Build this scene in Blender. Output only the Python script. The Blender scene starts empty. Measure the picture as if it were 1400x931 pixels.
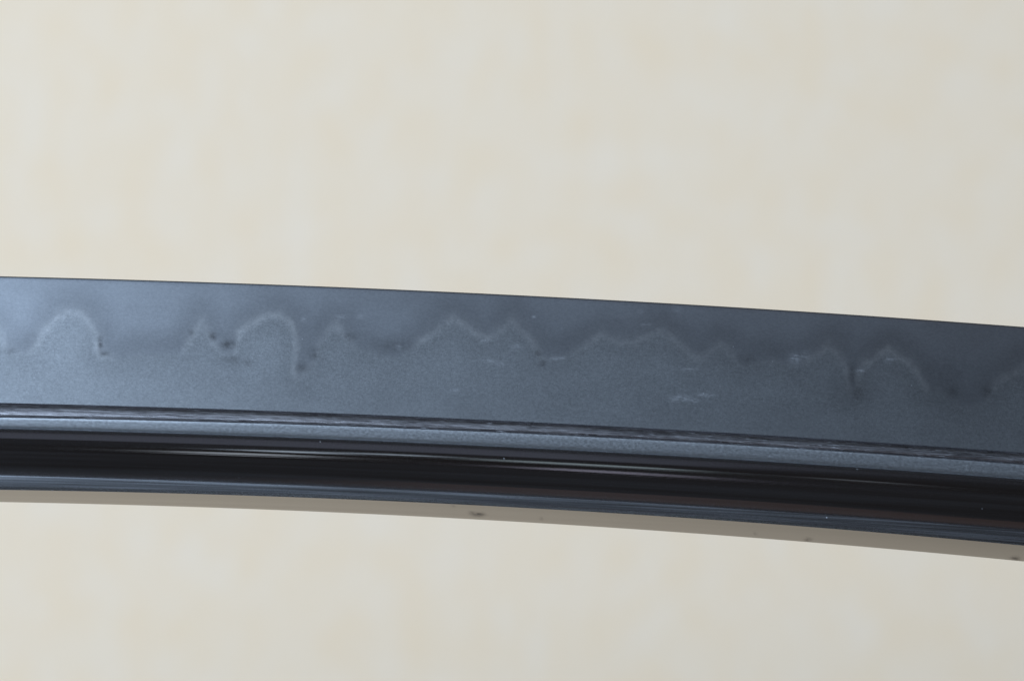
import bpy, math, random
import numpy as np

random.seed(7)
rng = np.random.default_rng(7)
scene = bpy.context.scene
col = scene.collection

# ------------------------------------------------------------------ camera
ZB = 1.50                 # height of the picture centre above the floor
CAM_D = 0.45              # camera to blade
PX = 0.096e-3             # metres on the blade for one photograph pixel
cam_data = bpy.data.cameras.new("camera")
cam = bpy.data.objects.new("camera", cam_data)
col.objects.link(cam)
cam.location = (0.0, -CAM_D, ZB)
cam.rotation_euler = (math.radians(90), 0, 0)
cam_data.sensor_width = 36.0
cam_data.lens = 36.0 * CAM_D / (1400 * PX)
cam_data.clip_start = 0.01
cam_data.clip_end = 50
cam_data.dof.use_dof = True
cam_data.dof.focus_distance = CAM_D - 0.0022
cam_data.dof.aperture_fstop = 16.0
scene.camera = cam

# ------------------------------------------------------------------ world and lamps
world = bpy.data.worlds.new("World")
scene.world = world
world.use_nodes = True
bg = world.node_tree.nodes["Background"]
bg.inputs[0].default_value = (0.9, 0.78, 0.74, 1)
bg.inputs[1].default_value = 0.015


def area(name, loc, target, sx, sy, color, watts, spread=180):
    l = bpy.data.lights.new(name, 'AREA')
    l.shape = 'RECTANGLE'
    l.size, l.size_y = sx, sy
    l.color = color
    l.energy = watts
    l.spread = math.radians(spread)
    o = bpy.data.objects.new(name, l)
    col.objects.link(o)
    o.location = loc
    d = np.array(target, float) - np.array(loc, float)
    import mathutils
    o.rotation_euler = mathutils.Vector(d).to_track_quat('-Z', 'Y').to_euler()
    return o


area("window_light", (-1.76, -1.70, ZB + 1.0), (1.5, 0.3, ZB - 0.1), 1.5, 1.5, (0.715, 0.885, 1.13), 172)
area("added_groove_tint_light", (0.62, -1.0, ZB + 1.2), (0.62, -0.9, ZB), 1.3, 1.2, (1.0, 0.60, 0.47), 0.15)  # added warm lamp overhead, browns the lower wall of the wide groove
area("added_groove_fill_light", (-0.50, -0.85, ZB - 1.15), (-0.50, -0.80, ZB), 1.1, 0.7, (0.80, 0.90, 1.18), 0.20)  # added low lamp in place of a lit floor, lifts the groove's upper wall
# added small lamps whose reflections draw streaks along the wide groove
area("added_streak_light", (-0.150, -1.30, ZB - 0.74), (0, 0, ZB), 0.045, 0.16, (0.80, 0.95, 1.10), 0.015)
area("added_streak_light", (-0.105, -1.30, ZB - 0.88), (0, 0, ZB), 0.035, 0.12, (0.80, 0.95, 1.10), 0.008)
area("added_streak_light", (-0.165, -1.40, ZB - 0.46), (0, 0, ZB), 0.060, 0.10, (0.85, 0.95, 1.05), 0.011)
area("added_streak_light", (0.000, -1.30, ZB - 0.78), (0, 0, ZB), 0.10, 0.13, (0.80, 0.98, 1.05), 0.016)
area("added_streak_light", (0.040, -1.50, ZB - 0.42), (0, 0, ZB), 0.08, 0.07, (0.90, 0.88, 1.10), 0.008)
area("added_streak_light", (0.150, -1.30, ZB - 0.80), (0, 0, ZB), 0.03, 0.09, (0.85, 0.95, 1.05), 0.0015)

scene.view_settings.view_transform = 'Standard'
scene.view_settings.look = 'None'
scene.view_settings.exposure = 0.0
scene.view_settings.gamma = 1.0
scene.render.engine = 'CYCLES'
scene.cycles.use_denoising = True
scene.cycles.max_bounces = 8


# ------------------------------------------------------------------ node helpers
class NT:
    def __init__(self, name):
        self.m = bpy.data.materials.new(name)
        self.m.use_nodes = True
        self.t = self.m.node_tree
        self.b = self.t.nodes["Principled BSDF"]

    def n(self, kind, **kw):
        nd = self.t.nodes.new(kind)
        for k, v in kw.items():
            setattr(nd, k, v)
        return nd

    def link(self, a, b):
        self.t.links.new(a, b)

    def put(self, sock, v):
        if hasattr(v, "is_output"):
            self.link(v, sock)
        else:
            sock.default_value = v

    def math(self, op, a, b=None, c=None, clamp=False):
        nd = self.n("ShaderNodeMath", operation=op, use_clamp=clamp)
        self.put(nd.inputs[0], a)
        if b is not None:
            self.put(nd.inputs[1], b)
        if c is not None:
            self.put(nd.inputs[2], c)
        return nd.outputs[0]

    def attr(self, name, vec=False):
        nd = self.n("ShaderNodeAttribute", attribute_name=name)
        return nd.outputs["Vector"] if vec else nd.outputs["Fac"]

    def noise(self, vec, scale, stretch=(1, 1, 1), detail=3, rough=0.55):
        mp = self.n("ShaderNodeMapping")
        self.link(vec, mp.inputs[0])
        mp.inputs["Scale"].default_value = tuple(scale * s for s in stretch)
        nd = self.n("ShaderNodeTexNoise")
        nd.inputs["Scale"].default_value = 1
        nd.inputs["Detail"].default_value = detail
        nd.inputs["Roughness"].default_value = rough
        self.link(mp.outputs[0], nd.inputs["Vector"])
        return nd.outputs["Fac"]

    def voro(self, vec, scale, stretch=(1, 1, 1)):
        mp = self.n("ShaderNodeMapping")
        self.link(vec, mp.inputs[0])
        mp.inputs["Scale"].default_value = tuple(scale * s for s in stretch)
        nd = self.n("ShaderNodeTexVoronoi")
        nd.inputs["Scale"].default_value = 1
        self.link(mp.outputs[0], nd.inputs["Vector"])
        return nd.outputs["Distance"], nd.outputs["Color"]

    def rng(self, v, a, b, c, d, smooth=False):
        nd = self.n("ShaderNodeMapRange", clamp=True)
        if smooth:
            nd.interpolation_type = 'SMOOTHSTEP'
        self.put(nd.inputs[0], v)
        for i, x in enumerate((a, b, c, d)):
            self.put(nd.inputs[1 + i], x)
        return nd.outputs[0]

    def mix(self, f, a, b):
        nd = self.n("ShaderNodeMix", data_type='RGBA')
        self.put(nd.inputs[0], f)
        self.put(nd.inputs[6], a)
        self.put(nd.inputs[7], b)
        return nd.outputs[2]

    def specks(self, vec, cell, radius, density, stretch=(1, 1, 1)):
        """sparse tiny dots: Voronoi cells of which only a few carry a dot"""
        dist, colr = self.voro(vec, 1.0 / cell, stretch)
        sp = self.n("ShaderNodeSeparateColor")
        self.link(colr, sp.inputs[0])
        pick = self.math('LESS_THAN', sp.outputs[0], density)
        rad = self.math('MULTIPLY_ADD', sp.outputs[1], radius / cell, 0.25 * radius / cell)
        near = self.rng(self.math('DIVIDE', dist, rad), 0.6, 1.0, 1.0, 0.0)
        return self.math('MULTIPLY', near, pick)

    def bump(self, h, strength, dist):
        nd = self.n("ShaderNodeBump")
        nd.inputs["Strength"].default_value = strength
        nd.inputs["Distance"].default_value = dist
        self.link(h, nd.inputs["Height"])
        self.link(nd.outputs[0], self.b.inputs["Normal"])


def c4(r, g, b):
    return (r, g, b, 1.0)


def add_dust(t, uv, amount=1.0, extra=None):
    """grains of dust and dried haze lying on the steel (diffuse, over the metal)"""
    s1 = t.specks(uv, 3.6, 0.14, 0.30 * amount)
    s2 = t.specks(uv, 1.3, 0.075, 0.07 * amount)
    f = t.math('MAXIMUM', s1, t.math('MULTIPLY', s2, 0.7))
    if extra is not None:
        f = t.math('MAXIMUM', f, extra)
    return f


def metal_with_dust_or_lift(t, base, rough, dust_or_lift):  # diffuse share: dust, and the wide groove's painted tone lift
    b = t.b
    b.inputs["Metallic"].default_value = 1.0
    t.put(b.inputs["Base Color"], base)
    t.put(b.inputs["Roughness"], rough)
    d = t.n("ShaderNodeBsdfDiffuse")
    d.inputs[0].default_value = c4(0.50, 0.52, 0.55)
    mx = t.n("ShaderNodeMixShader")
    t.put(mx.inputs[0], dust_or_lift)
    t.link(b.outputs[0], mx.inputs[1])
    t.link(d.outputs[0], mx.inputs[2])
    out = t.t.nodes["Material Output"]
    t.link(mx.outputs[0], out.inputs[0])


# ------------------------------------------------------------------ materials
def mat_face():
    t = NT("hazy_polished_steel")
    uv = t.attr("along", True)
    ham = t.attr("temper")        # mm, positive on the spine side of the temper line
    dark = t.math("MULTIPLY", t.attr("dark"), t.rng(t.noise(uv, 1.9, detail=3), 0.33, 0.58, 0.35, 1.0))
    smudge = t.attr("smudge")
    wob = t.noise(uv, 1.1, (0.8, 0.8, 1), detail=5)
    h = t.math('ADD', ham, t.math('MULTIPLY_ADD', wob, 0.9, -0.45))
    body = t.rng(h, -0.25, 0.6, 0.0, 1.0, True)
    shade = t.math('MULTIPLY', t.rng(h, -4.5, -0.6, 0.0, 1.0, True), t.rng(h, 0.2, 4.5, 1.0, 0.0, True))
    # pale line: crisp on its inner side, fading towards the edge
    up = t.rng(h, -1.0, 0.0, 0.0, 0.9, True)
    dn = t.rng(h, 0.0, 0.9, 1.0, 0.0, True)
    core = t.math('MULTIPLY', up, dn)
    glow = t.math('MULTIPLY', t.rng(h, -1.8, 0.0, 0.0, 0.40, True), t.rng(h, 0.0, 1.2, 1.0, 0.0, True))
    line = t.math('MAXIMUM', core, glow)
    lv = t.math('MULTIPLY', t.attr('line'), t.rng(t.noise(uv, 0.7, detail=6, rough=0.75), 0.32, 0.66, 0.35, 1.25))
    line = t.math('MULTIPLY', line, lv)
    # grain of the body
    g1 = t.noise(uv, 2.9, (0.8, 1.15, 1), 4, 0.7)
    g2 = t.noise(uv, 6.5, (0.8, 1.1, 1), 2, 0.6)
    grain = t.math('ADD', t.math('MULTIPLY', g1, 0.6), t.math('MULTIPLY', g2, 0.5))
    grain = t.math('SUBTRACT', grain, 0.55)
    cloud = t.math('SUBTRACT', t.noise(uv, 0.16, (0.7, 1.3, 1), 3), 0.5)
    amp = t.math('MULTIPLY_ADD', body, 0.06, 0.028)
    r = t.math('MULTIPLY_ADD', grain, amp, 0.316)
    r = t.math('ADD', r, t.math('MULTIPLY', body, 0.002))
    r = t.math('ADD', r, t.math('MULTIPLY', line, 0.016))
    r = t.math('ADD', r, t.math('MULTIPLY', cloud, 0.03))
    r = t.math('SUBTRACT', r, t.math('MULTIPLY', shade, t.math('MULTIPLY_ADD', body, -0.008, 0.021)))
    r = t.math('SUBTRACT', r, t.math('MULTIPLY', dark, 0.05))
    base = t.mix(line, t.mix(body, c4(0.425, 0.458, 0.495), c4(0.435, 0.468, 0.495)), c4(0.575, 0.605, 0.625))
    base = t.mix(t.math('MULTIPLY', dark, 0.45), base, c4(0.24, 0.25, 0.27))
    gr2 = t.rng(grain, -0.16, 0.16, 0.0, 1.0)
    tint = t.mix(gr2, c4(0.87, 0.875, 0.88), c4(1.11, 1.105, 1.10))
    mul = t.n("ShaderNodeMix", data_type='RGBA', blend_type='MULTIPLY')
    mul.inputs[0].default_value = 0.8
    t.link(base, mul.inputs[6])
    t.link(tint, mul.inputs[7])
    sm = t.math('MULTIPLY', smudge, t.rng(t.noise(uv, 2.6, (0.6, 1.6, 1), 4, 0.75), 0.38, 0.72, 0.0, 1.0))
    dust = add_dust(t, uv, 0.6, t.math('MULTIPLY', sm, 0.5))
    metal_with_dust_or_lift(t, mul.outputs[2], r, t.math('MULTIPLY', dust, 0.5))
    t.bump(t.math('MULTIPLY', grain, body), 0.06, 0.0001)
    return t.m


def mat_band(name, base, rough, streak, grain=1.0):
    t = NT(name)
    uv = t.attr("along", True)
    g = t.noise(uv, 3.0, (0.8, 1.2, 1), 4, 0.7)
    s = t.noise(uv, 3.0, (0.012, 1.5, 1), 4, 0.6)
    r = t.math('MULTIPLY_ADD', t.math('SUBTRACT', g, 0.5), 0.16 * grain, rough)
    r = t.math('ADD', r, t.math('MULTIPLY', t.math('SUBTRACT', s, 0.5), streak))
    tint = t.mix(g if grain > 0.5 else s, c4(*[x * 0.82 for x in base]), c4(*[x * 1.15 for x in base]))
    dust = add_dust(t, uv, 1.7)
    metal_with_dust_or_lift(t, tint, r, t.math('MULTIPLY', dust, 0.6))
    return t.m


def mat_narrow_groove():
    t = NT("scraped_groove_steel")
    uv = t.attr("along", True)
    s = t.noise(uv, 1.0, (0.10, 9.0, 1), 5, 0.65)
    s2 = t.noise(uv, 1.0, (0.45, 14.0, 1), 3, 0.6)
    st = t.math('ADD', t.math('MULTIPLY', s, 0.6), t.math('MULTIPLY', s2, 0.5))
    f = t.rng(st, 0.42, 0.70, 0.0, 1.0)
    base = t.mix(f, c4(0.27, 0.265, 0.285), c4(0.56, 0.565, 0.59))
    r = t.math('MULTIPLY_ADD', f, 0.12, 0.25)
    pale_dashes = t.rng(t.noise(uv, 1.0, (0.8, 16.0, 1), 2, 0.5), 0.64, 0.74, 0.0, 0.40)  # thin pale lengthwise dashes, mixed in as diffuse grey
    metal_with_dust_or_lift(t, base, r, pale_dashes)
    t.bump(st, 0.30, 0.00010)
    return t.m


def mat_wide_groove():
    t = NT("burnished_groove_steel")
    uv = t.attr("along", True)
    s = t.noise(uv, 1.0, (0.005, 1.8, 1), 3, 0.5)
    r = t.rng(s, 0.3, 0.7, 0.06, 0.11)
    gt = t.attr('across')
    r = t.math('ADD', r, t.rng(gt, 0.0, 0.26, 0.20, 0.0, True))
    r = t.math('ADD', r, t.rng(gt, 0.80, 1.0, 0.0, 0.12, True))
    tint = t.mix(s, c4(0.42, 0.41, 0.42), c4(0.56, 0.56, 0.58))
    dust = add_dust(t, uv, 2.6)
    tone_lift = t.rng(t.noise(uv, 1.0, (0.01, 1.2, 1), 3, 0.55), 0.35, 0.65, 0.004, 0.014)  # thin diffuse veil painted in to lift the dark reflection towards navy
    metal_with_dust_or_lift(t, tint, r, t.math('MAXIMUM', t.math('MULTIPLY', dust, 0.42), tone_lift))
    t.bump(s, 0.16, 0.00010)
    return t.m


def mat_spine():
    t = NT("mirror_polished_spine_steel")
    uv = t.attr("along", True)
    spot = t.attr("dark")
    sp = t.math('MULTIPLY', spot, t.rng(t.noise(uv, 2.6, (0.7, 2, 1), 3), 0.3, 0.5, 0.2, 1.0), clamp=True)
    s = t.noise(uv, 1.0, (0.02, 3.5, 1), 4, 0.6)
    base = t.mix(s, c4(0.47, 0.435, 0.40), c4(0.54, 0.505, 0.47))
    base = t.mix(sp, base, c4(0.05, 0.04, 0.04))
    r = t.math('MULTIPLY_ADD', sp, 0.3, 0.12)
    dust = add_dust(t, uv, 0.5)
    metal_with_dust_or_lift(t, base, r, t.math('MULTIPLY', dust, 0.4))
    return t.m


def mat_tang():
    t = NT("brown_rusted_steel")
    uv = t.attr("along", True)
    n = t.noise(uv, 0.6, detail=6)
    base = t.mix(n, c4(0.05, 0.03, 0.022), c4(0.16, 0.09, 0.06))
    t.link(base, t.b.inputs["Base Color"])
    t.b.inputs["Roughness"].default_value = 0.8
    t.bump(n, 0.6, 0.0006)
    return t.m


def mat_wall():
    t = NT("beige_mottled_wallpaper")
    tc = t.n("ShaderNodeTexCoord").outputs["Object"]
    a = t.noise(tc, 66, (1.4, 1, 0.85), 3, 0.6)
    b = t.noise(tc, 150, (1.4, 1, 0.7), 3, 0.65)
    f = t.math('ADD', t.math('MULTIPLY', a, 0.55), t.math('MULTIPLY', b, 0.55))
    f = t.rng(f, 0.42, 0.70, 0.0, 1.0)
    base = t.mix(f, c4(0.735, 0.563, 0.377), c4(0.740, 0.602, 0.450))
    t.link(base, t.b.inputs["Base Color"])
    t.b.inputs["Roughness"].default_value = 0.9
    t.b.inputs["Specular IOR Level"].default_value = 0.2
    fine = t.noise(tc, 420, (1, 1, 0.5), 3)
    t.bump(fine, 0.3, 0.0006)
    return t.m


# ------------------------------------------------------------------ the wall behind
def grid_object(name, verts, faces, mat, parent=None, smooth=True):
    me = bpy.data.meshes.new(name)
    me.from_pydata(verts, [], faces)
    me.update()
    if smooth:
        me.polygons.foreach_set("use_smooth", [True] * len(me.polygons))
    me.materials.append(mat)
    o = bpy.data.objects.new(name, me)
    col.objects.link(o)
    if parent:
        o.parent = parent
    return o


WY = 0.50
wall = grid_object("wall",
                   [(-2.2, 0, -1.5), (2.2, 0, -1.5), (2.2, 0, 1.2), (-2.2, 0, 1.2),
                    (-2.2, 0.1, -1.5), (2.2, 0.1, -1.5), (2.2, 0.1, 1.2), (-2.2, 0.1, 1.2)],
                   [(0, 1, 2, 3), (5, 4, 7, 6), (4, 0, 3, 7), (1, 5, 6, 2), (3, 2, 6, 7), (4, 5, 1, 0)],
                   mat_wall(), smooth=False)
wall.location = (0, WY, ZB)
wall["kind"] = "structure"
wall["label"] = "plain beige mottled wall, out of focus behind the blade"
wall["category"] = "wall"

# ------------------------------------------------------------------ the blade: measured lines
XS = np.array([0, 350, 700, 1050, 1400], float)
LINES = {                                    # photograph rows of the lengthwise lines
    "edge":   [378.0, 388.0, 403.5, 423.0, 447.0],
    "ridge":  [551.0, 560.0, 576.0, 595.5, 618.5],
    "g1":     [571.0, 578.0, 592.0, 611.0, 635.0],
    "g2":     [586.0, 595.0, 612.0, 630.5, 655.0],
    "g3":     [649.5, 661.0, 677.0, 698.0, 725.0],
    "corner": [669.0, 678.5, 693.0, 715.0, 746.0],
    "back":   [686.0, 696.0, 712.0, 737.0, 767.0],
}
e2 = np.polyfit(XS, LINES["edge"], 2)
OFF = {k: np.polyfit(XS, np.array(v) - np.polyval(e2, XS), 1 if k in ("ridge",) else 2) for k, v in LINES.items()}
TIP_PX, ROOT_PX = (-0.425 / PX + 700), (0.262 / PX + 700)


def row(k, x):
    """photograph row of a lengthwise line at column x, running on beyond the frame"""
    x = np.asarray(x, float)
    xc = np.clip(x, 0, 1400)
    out = np.polyval(OFF[k], xc)
    sl = np.polyval(np.polyder(OFF[k]), xc)
    lin = {"edge": 0, "ridge": .0, "g1": .001, "g2": .003, "g3": .006, "corner": .006, "back": .0085}[k]
    out = out + lin * (x - xc)
    if k != "back":
        bk = row("back", x)[1]
        t = np.clip((x - TIP_PX) / (0.045 / PX), 0, 1)      # the point: the edge sweeps down to the back
        w = np.sqrt(np.clip(1 - (1 - t) ** 2, 0, 1))
        out = bk + (out - bk) * w
    return np.polyval(e2, x) + out, out


DEPTH = {"edge": 0.0, "ridge": -3.55e-3, "g1": -3.62e-3, "g2": -3.60e-3, "g3": -3.34e-3, "corner": -3.36e-3, "back": 0.0}


def tip_scale(x):
    t = np.clip((np.asarray(x, float) - TIP_PX) / (0.07 / PX), 0, 1)
    return 0.02 + 0.98 * np.sqrt(t)


def samples(dx):
    inner = np.arange(-90, 1490 + dx, dx)
    left = np.linspace(TIP_PX, -90, 90)[:-1]
    right = np.linspace(inner[-1], ROOT_PX, 60)[1:]
    return np.concatenate([left, inner, right])


def strip(name, lo, hi, ts, dfun, mat, parent, dx=6.0, side=1.0, attrs=None):
    """one lengthwise facet of the blade between two measured lines"""
    xs = samples(dx)
    ts = np.asarray(ts, float)
    X, T = np.meshgrid(xs, ts, indexing='ij')
    a, ao = row(lo, xs)
    b, bo = row(hi, xs)
    Rw = a[:, None] * (1 - T) + b[:, None] * T
    Vo = ao[:, None] * (1 - T) + bo[:, None] * T
    y0, y1 = DEPTH[lo], DEPTH[hi]
    Y = (y0 * (1 - T) + y1 * T + dfun(T)) * tip_scale(xs)[:, None] * side
    k = (CAM_D - np.abs(Y)) / CAM_D
    WX = (X - 700) * PX * k
    WZ = (465.5 - Rw) * PX * k
    verts = np.stack([WX, Y, WZ], -1).reshape(-1, 3)
    nx, nt = X.shape
    idx = np.arange(nx * nt).reshape(nx, nt)
    q = np.stack([idx[:-1, :-1], idx[:-1, 1:], idx[1:, 1:], idx[1:, :-1]], -1).reshape(-1, 4)
    if side < 0:
        q = q[:, ::-1]
    o = grid_object(name, verts.tolist(), q.tolist(), mat, parent)
    me = o.data
    al = me.attributes.new("along", 'FLOAT_VECTOR', 'POINT')
    al.data.foreach_set("vector", np.stack([X * PX * 1e3, Vo * PX * 1e3, np.full_like(X, 3.7)], -1).astype(np.float32).ravel())
    if attrs:
        for an, fn in attrs.items():
            at = me.attributes.new(an, 'FLOAT', 'POINT')
            at.data.foreach_set("value", fn(X, Rw).astype(np.float32).ravel())
    return o


# temper line of the hardened edge, traced in photograph pixels
TEMPER = [(-700, 470), (-600, 450), (-520, 478), (-430, 440), (-330, 478), (-250, 436), (-160, 474), (-90, 438), (-40, 440), (-8, 444), (4, 458), (9, 476), (20, 481), (38, 482),
          (47, 475), (55, 462), (63, 450), (72, 440), (82, 432), (92, 427), (103, 426), (113, 430), (122, 440), (129, 451),
          (132, 463), (133, 475), (137, 484), (144, 488), (156, 488), (172, 486), (190, 484), (210, 484), (230, 483), (246, 481),
          (251, 477), (257, 469), (264, 459), (270, 450), (275, 438), (280, 447), (285, 458), (291, 467), (299, 475), (307, 482),
          (314, 484), (320, 479), (323, 466), (327, 454), (336, 447), (348, 440), (360, 434), (372, 430), (383, 431), (393, 438),
          (401, 450), (406, 465), (405, 480), (403, 497), (403, 511), (408, 516), (415, 509), (424, 500), (431, 488), (434, 476),
          (439, 464), (446, 454), (453, 448), (459, 441), (466, 452), (473, 461), (481, 469), (491, 475), (504, 479), (520, 483),
          (536, 487), (551, 482), (565, 474), (578, 465), (590, 456), (602, 447), (612, 440), (620, 433), (630, 441), (642, 449),
          (655, 458), (667, 461), (679, 455), (690, 448), (700, 438), (710, 450), (722, 459), (730, 468), (735, 478), (742, 489),
          (752, 490), (766, 488), (780, 483), (795, 474), (808, 466), (822, 457), (838, 464), (852, 468), (868, 467), (880, 462),
          (892, 456), (903, 451), (915, 459), (928, 469), (940, 479), (950, 487), (958, 489), (966, 484), (975, 477), (985, 470),
          (995, 479), (1003, 488), (1012, 497), (1022, 500), (1032, 496), (1046, 493), (1060, 493), (1075, 497), (1088, 498),
          (1100, 495), (1112, 488), (1122, 481), (1132, 471), (1142, 481), (1150, 491), (1157, 504), (1161, 518), (1163, 531),
          (1167, 540), (1170, 534), (1171, 520), (1173, 508), (1181, 500), (1192, 492), (1202, 485), (1214, 477), (1222, 483),
          (1235, 491), (1247, 501), (1256, 512), (1262, 522), (1269, 532), (1281, 531), (1294, 537), (1305, 548), (1316, 553),
          (1330, 556), (1345, 548), (1353, 535), (1363, 523), (1375, 515), (1388, 508), (1398, 500), (1412, 512), (1430, 530),
          (1480, 545), (1540, 520), (1620, 560), (1720, 535), (1840, 590), (2000, 560)]
TP = np.array(TEMPER, float)


def temper(X, R):
    # beyond the traced stretch the line is carried on by a slow wave
    P = np.stack([X, R], -1).reshape(-1, 2)
    out = np.full(len(P), 1e9)
    edge = np.polyval(e2, P[:, 0])
    far = (P[:, 0] < -650) | (P[:, 0] > 1950)
    wave = edge + 88 + 22 * np.sin(P[:, 0] / 41.0) + 12 * np.sin(P[:, 0] / 17.3)
    sgn = np.zeros(len(P), bool)
    A, B = TP[:-1], TP[1:]
    order = np.argsort(P[:, 0])
    px = P[order, 0]
    best = np.full(len(P), 1e9)
    ins = np.zeros(len(P), bool)
    for a, b in zip(A, B):
        i0, i1 = np.searchsorted(px, [min(a[0], b[0]) - 60, max(a[0], b[0]) + 60])
        ids = order[i0:i1]
        if not len(ids):
            continue
        q = P[ids]
        ab = b - a
        t = np.clip(((q - a) @ ab) / (ab @ ab), 0, 1)
        d = np.hypot(*(q - a - t[:, None] * ab).T)
        best[ids] = np.minimum(best[ids], d)
        # ray cast upwards: how often does the traced line lie above the point
        lo_, hi_ = min(a[0], b[0]), max(a[0], b[0])
        m = (q[:, 0] >= lo_) & (q[:, 0] < hi_)
        if hi_ > lo_ and m.any():
            yy = a[1] + (q[m, 0] - a[0]) / (b[0] - a[0]) * (b[1] - a[1])
            ins[ids[m]] ^= (q[m, 1] > yy)
    d = np.where(ins, best, -best)
    d = np.where(far, (P[:, 1] - wave), d)
    return np.clip(d * PX * 1e3, -8, 8).reshape(X.shape)


LINE_X = [-700, 0, 15, 45, 60, 130, 135, 150, 165, 245, 252, 290, 305, 318, 326, 400, 410, 436, 446, 474, 490, 560, 575, 640, 735, 748, 790,
          810, 940, 1005, 1015, 1095, 1110, 1155, 1166, 1182, 1260, 1275, 1345, 1360, 1400, 2000]
LINE_S = [.6, .6, .3, .5, .9, .9, .8, .5, .1, .1, .7, .7, .3, .3, .9, .9, .5, .4, .7, .7, .15, .15, .8, .85, .7, .25, .3,
          .7, .7, .55, .3, .3, .8, .8, .3, .9, .9, .2, .15, .7, .7, .6]


def line_strength(X, R):
    return np.interp(X, LINE_X, LINE_S)


def blobs(lst):
    def f(X, R):
        v = np.zeros_like(X)
        for (cx, cy, rx, ry, s) in lst:
            v = np.maximum(v, s * np.exp(-((X - cx) / rx) ** 2 - ((R - cy) / ry) ** 2))
        return v
    return f


NOTCH = [(137, 470, 3, 10, .9), (143, 484, 6, 3, .7), (262, 455, 4, 5, .5), (291, 460, 5, 5, .9), (312, 471, 9, 5, 1.0),
         (318, 492, 11, 5, .45), (338, 496, 5, 5, .45), (430, 485, 7, 8, .5), (412, 503, 9, 7, .5), (540, 473, 26, 9, .36),
         (478, 460, 8, 5, .5), (735, 483, 4, 5, .7), (742, 497, 4, 4, .7), (1022, 492, 12, 7, .30), (1165, 512, 5, 16, .38),
         (1172, 537, 8, 10, .45), (1302, 535, 9, 9, .4), (1350, 536, 7, 8, .45), (14, 480, 9, 4, .4), (225, 464, 40, 16, .15),
         (1300, 505, 40, 22, .25), (1050, 470, 45, 20, .15), (775, 464, 24, 14, .12), (185, 462, 40, 18, .13), (40, 465, 12, 12, .2)]
SMUDGE = [(668, 494, 12, 3, .8), (684, 498, 5, 4, .6), (930, 545, 13, 5, 1.0), (946, 548, 9, 3, .9), (964, 540, 11, 2.5, .8),
          (1087, 490, 8, 6, 1.0), (1100, 486, 7, 6, .5), (885, 444, 8, 2.5, .45), (763, 490, 9, 2, .9), (80, 487, 2.5, 2, 1.0),
          (415, 437, 3.5, 3, .9), (467, 433, 9, 2.5, .8), (622, 534, 7, 2, .8), (730, 433, 2.5, 2, 1.0), (926, 424, 6, 6, .3),
          (876, 426, 4, 4, .25), (664, 466, 8, 2, .6), (706, 473, 8, 4, .6), (545, 474, 5, 3, .7), (463, 410, 9, 5, .25),
          (493, 433, 4, 4, .6), (1216, 492, 6, 3, .7), (945, 505, 14, 2, .6), (1176, 507, 6, 2, .7), (62, 451, 8, 3, .5)]
SPOTS = [(654, 703, 8, 2.4, .9), (645, 701, 4, 1.6, .6), (740, 709, 2, 1.4, .6), (1105, 737, 4.5, 1.5, .9), (1388, 763, 6, 2.2, .7),
         (1033, 729, 1.6, 1.4, .6), (620, 692, 2, 1.5, .5)]

# ------------------------------------------------------------------ the sword
sword = bpy.data.objects.new("sword_blade", None)
col.objects.link(sword)
sword.location = (0, 0, ZB)
sword["label"] = "polished grey steel curved sword blade, edge upward, with wavy temper line and two grooves"
sword["category"] = "sword"

M_face = mat_face()
M_band = mat_band("satin_ridge_steel", (0.53, 0.565, 0.595), 0.372, 0.05, 1.3)
M_low = mat_band("bright_streaked_steel", (0.62, 0.66, 0.71), 0.256, 0.24, 0.15)
M_ng, M_wg, M_sp = mat_narrow_groove(), mat_wide_groove(), mat_spine()

zero = lambda T: np.zeros_like(T)


def face_bulge(T):       # slightly full faces and a tiny rounded apex
    return -0.00042 * np.sin(np.pi * T) ** 1.0 * (1 - 0.35 * T) - 0.00010 * (1 - np.exp(-T / 0.006))


def hollow(depth, p):    # groove section: steep lips, round floor
    return lambda T: depth * np.clip(1 - np.abs(2 * T - 1) ** p, 0, 1) ** 0.8


face_t = np.concatenate([[0, .002, .004, .007, .010, .014], np.linspace(.02, 1, 120)])
groove_t = 0.5 - 0.5 * np.cos(np.linspace(0, np.pi, 41))
band_t = np.linspace(0, 1, 9)


def lip(T):              # rounded arrises of the flat bands
    return 0.00005 * np.exp(-T / 0.05) + 0.00013 * np.exp(-(1 - T) / 0.12)


def spine_bulge(T):
    return -0.00005 * np.sin(np.pi * T) + 0.0


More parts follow.
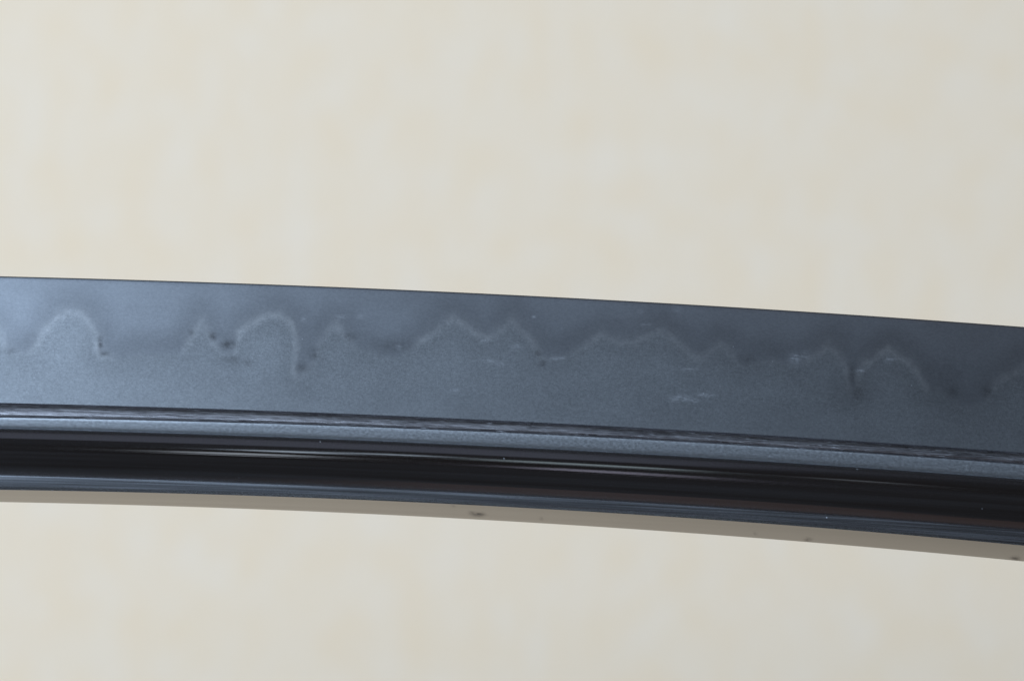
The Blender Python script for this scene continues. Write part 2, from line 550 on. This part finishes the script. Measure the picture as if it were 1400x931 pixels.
for side in (1.0, -1.0):
    dx = 1.6 if side > 0 else 12.0
    at = {"temper": temper, "dark": blobs(NOTCH), "line": line_strength, "smudge": blobs(SMUDGE)}
    ft = face_t if side > 0 else face_t[::6].tolist() + [1.0]
    strip("blade_face", "edge", "ridge", ft, face_bulge, M_face, sword, dx, side, at)
    strip("narrow_groove", "ridge", "g1", groove_t, hollow(0.00042, 3.0), M_ng, sword, 6, side)
    strip("ridge_band", "g1", "g2", band_t, lip, M_band, sword, 6, side)
    strip("wide_groove", "g2", "g3", groove_t, hollow(0.00105, 2.2), M_wg, sword, 6, side,
          {"across": lambda X, R: (R - row("g2", X)[0]) / np.maximum(row("g3", X)[0] - row("g2", X)[0], 1e-6)})
    strip("spine_side_band", "g3", "corner", band_t, lip, M_low, sword, 6, side)
    strip("spine", "corner", "back", band_t, spine_bulge, M_sp, sword, 3, side, {"dark": blobs(SPOTS)})

# tang beyond the shoulder of the blade (out of the frame to the right)
xs = np.linspace(ROOT_PX, ROOT_PX + 0.20 / PX, 40)
prof = [(0.10, 0.0), (0.30, -2.4e-3), (0.62, -3.1e-3), (0.97, -2.6e-3), (1.0, 0.0), (0.97, 2.6e-3), (0.62, 3.1e-3), (0.30, 2.4e-3)]
verts, faces, along = [], [], []
for i, x in enumerate(xs):
    e, o_ = row("edge", ROOT_PX)
    b_, _ = row("back", ROOT_PX)
    sl = np.polyval(np.polyder(e2), ROOT_PX) * (x - ROOT_PX)
    tp = 1 - 0.35 * i / 39
    for (t, y) in prof:
        r = b_ + sl + (e - b_) * (1 - t) * tp
        verts.append(((x - 700) * PX * (1 if i else 1), y * (0.7 + 0.3 * tp), (465.5 - r) * PX))
        along.append((x * PX * 1e3, r * PX * 1e3, y * 1e3))
n = len(prof)
for i in range(39):
    for j in range(n):
        faces.append((i * n + j, i * n + (j + 1) % n, (i + 1) * n + (j + 1) % n, (i + 1) * n + j))
faces.append(tuple(range(n)))
faces.append(tuple(range(39 * n, 40 * n))[::-1])
tang = grid_object("tang", verts, faces, mat_tang(), sword)
al = tang.data.attributes.new("along", 'FLOAT_VECTOR', 'POINT')
al.data.foreach_set("vector", np.array(along, np.float32).ravel())
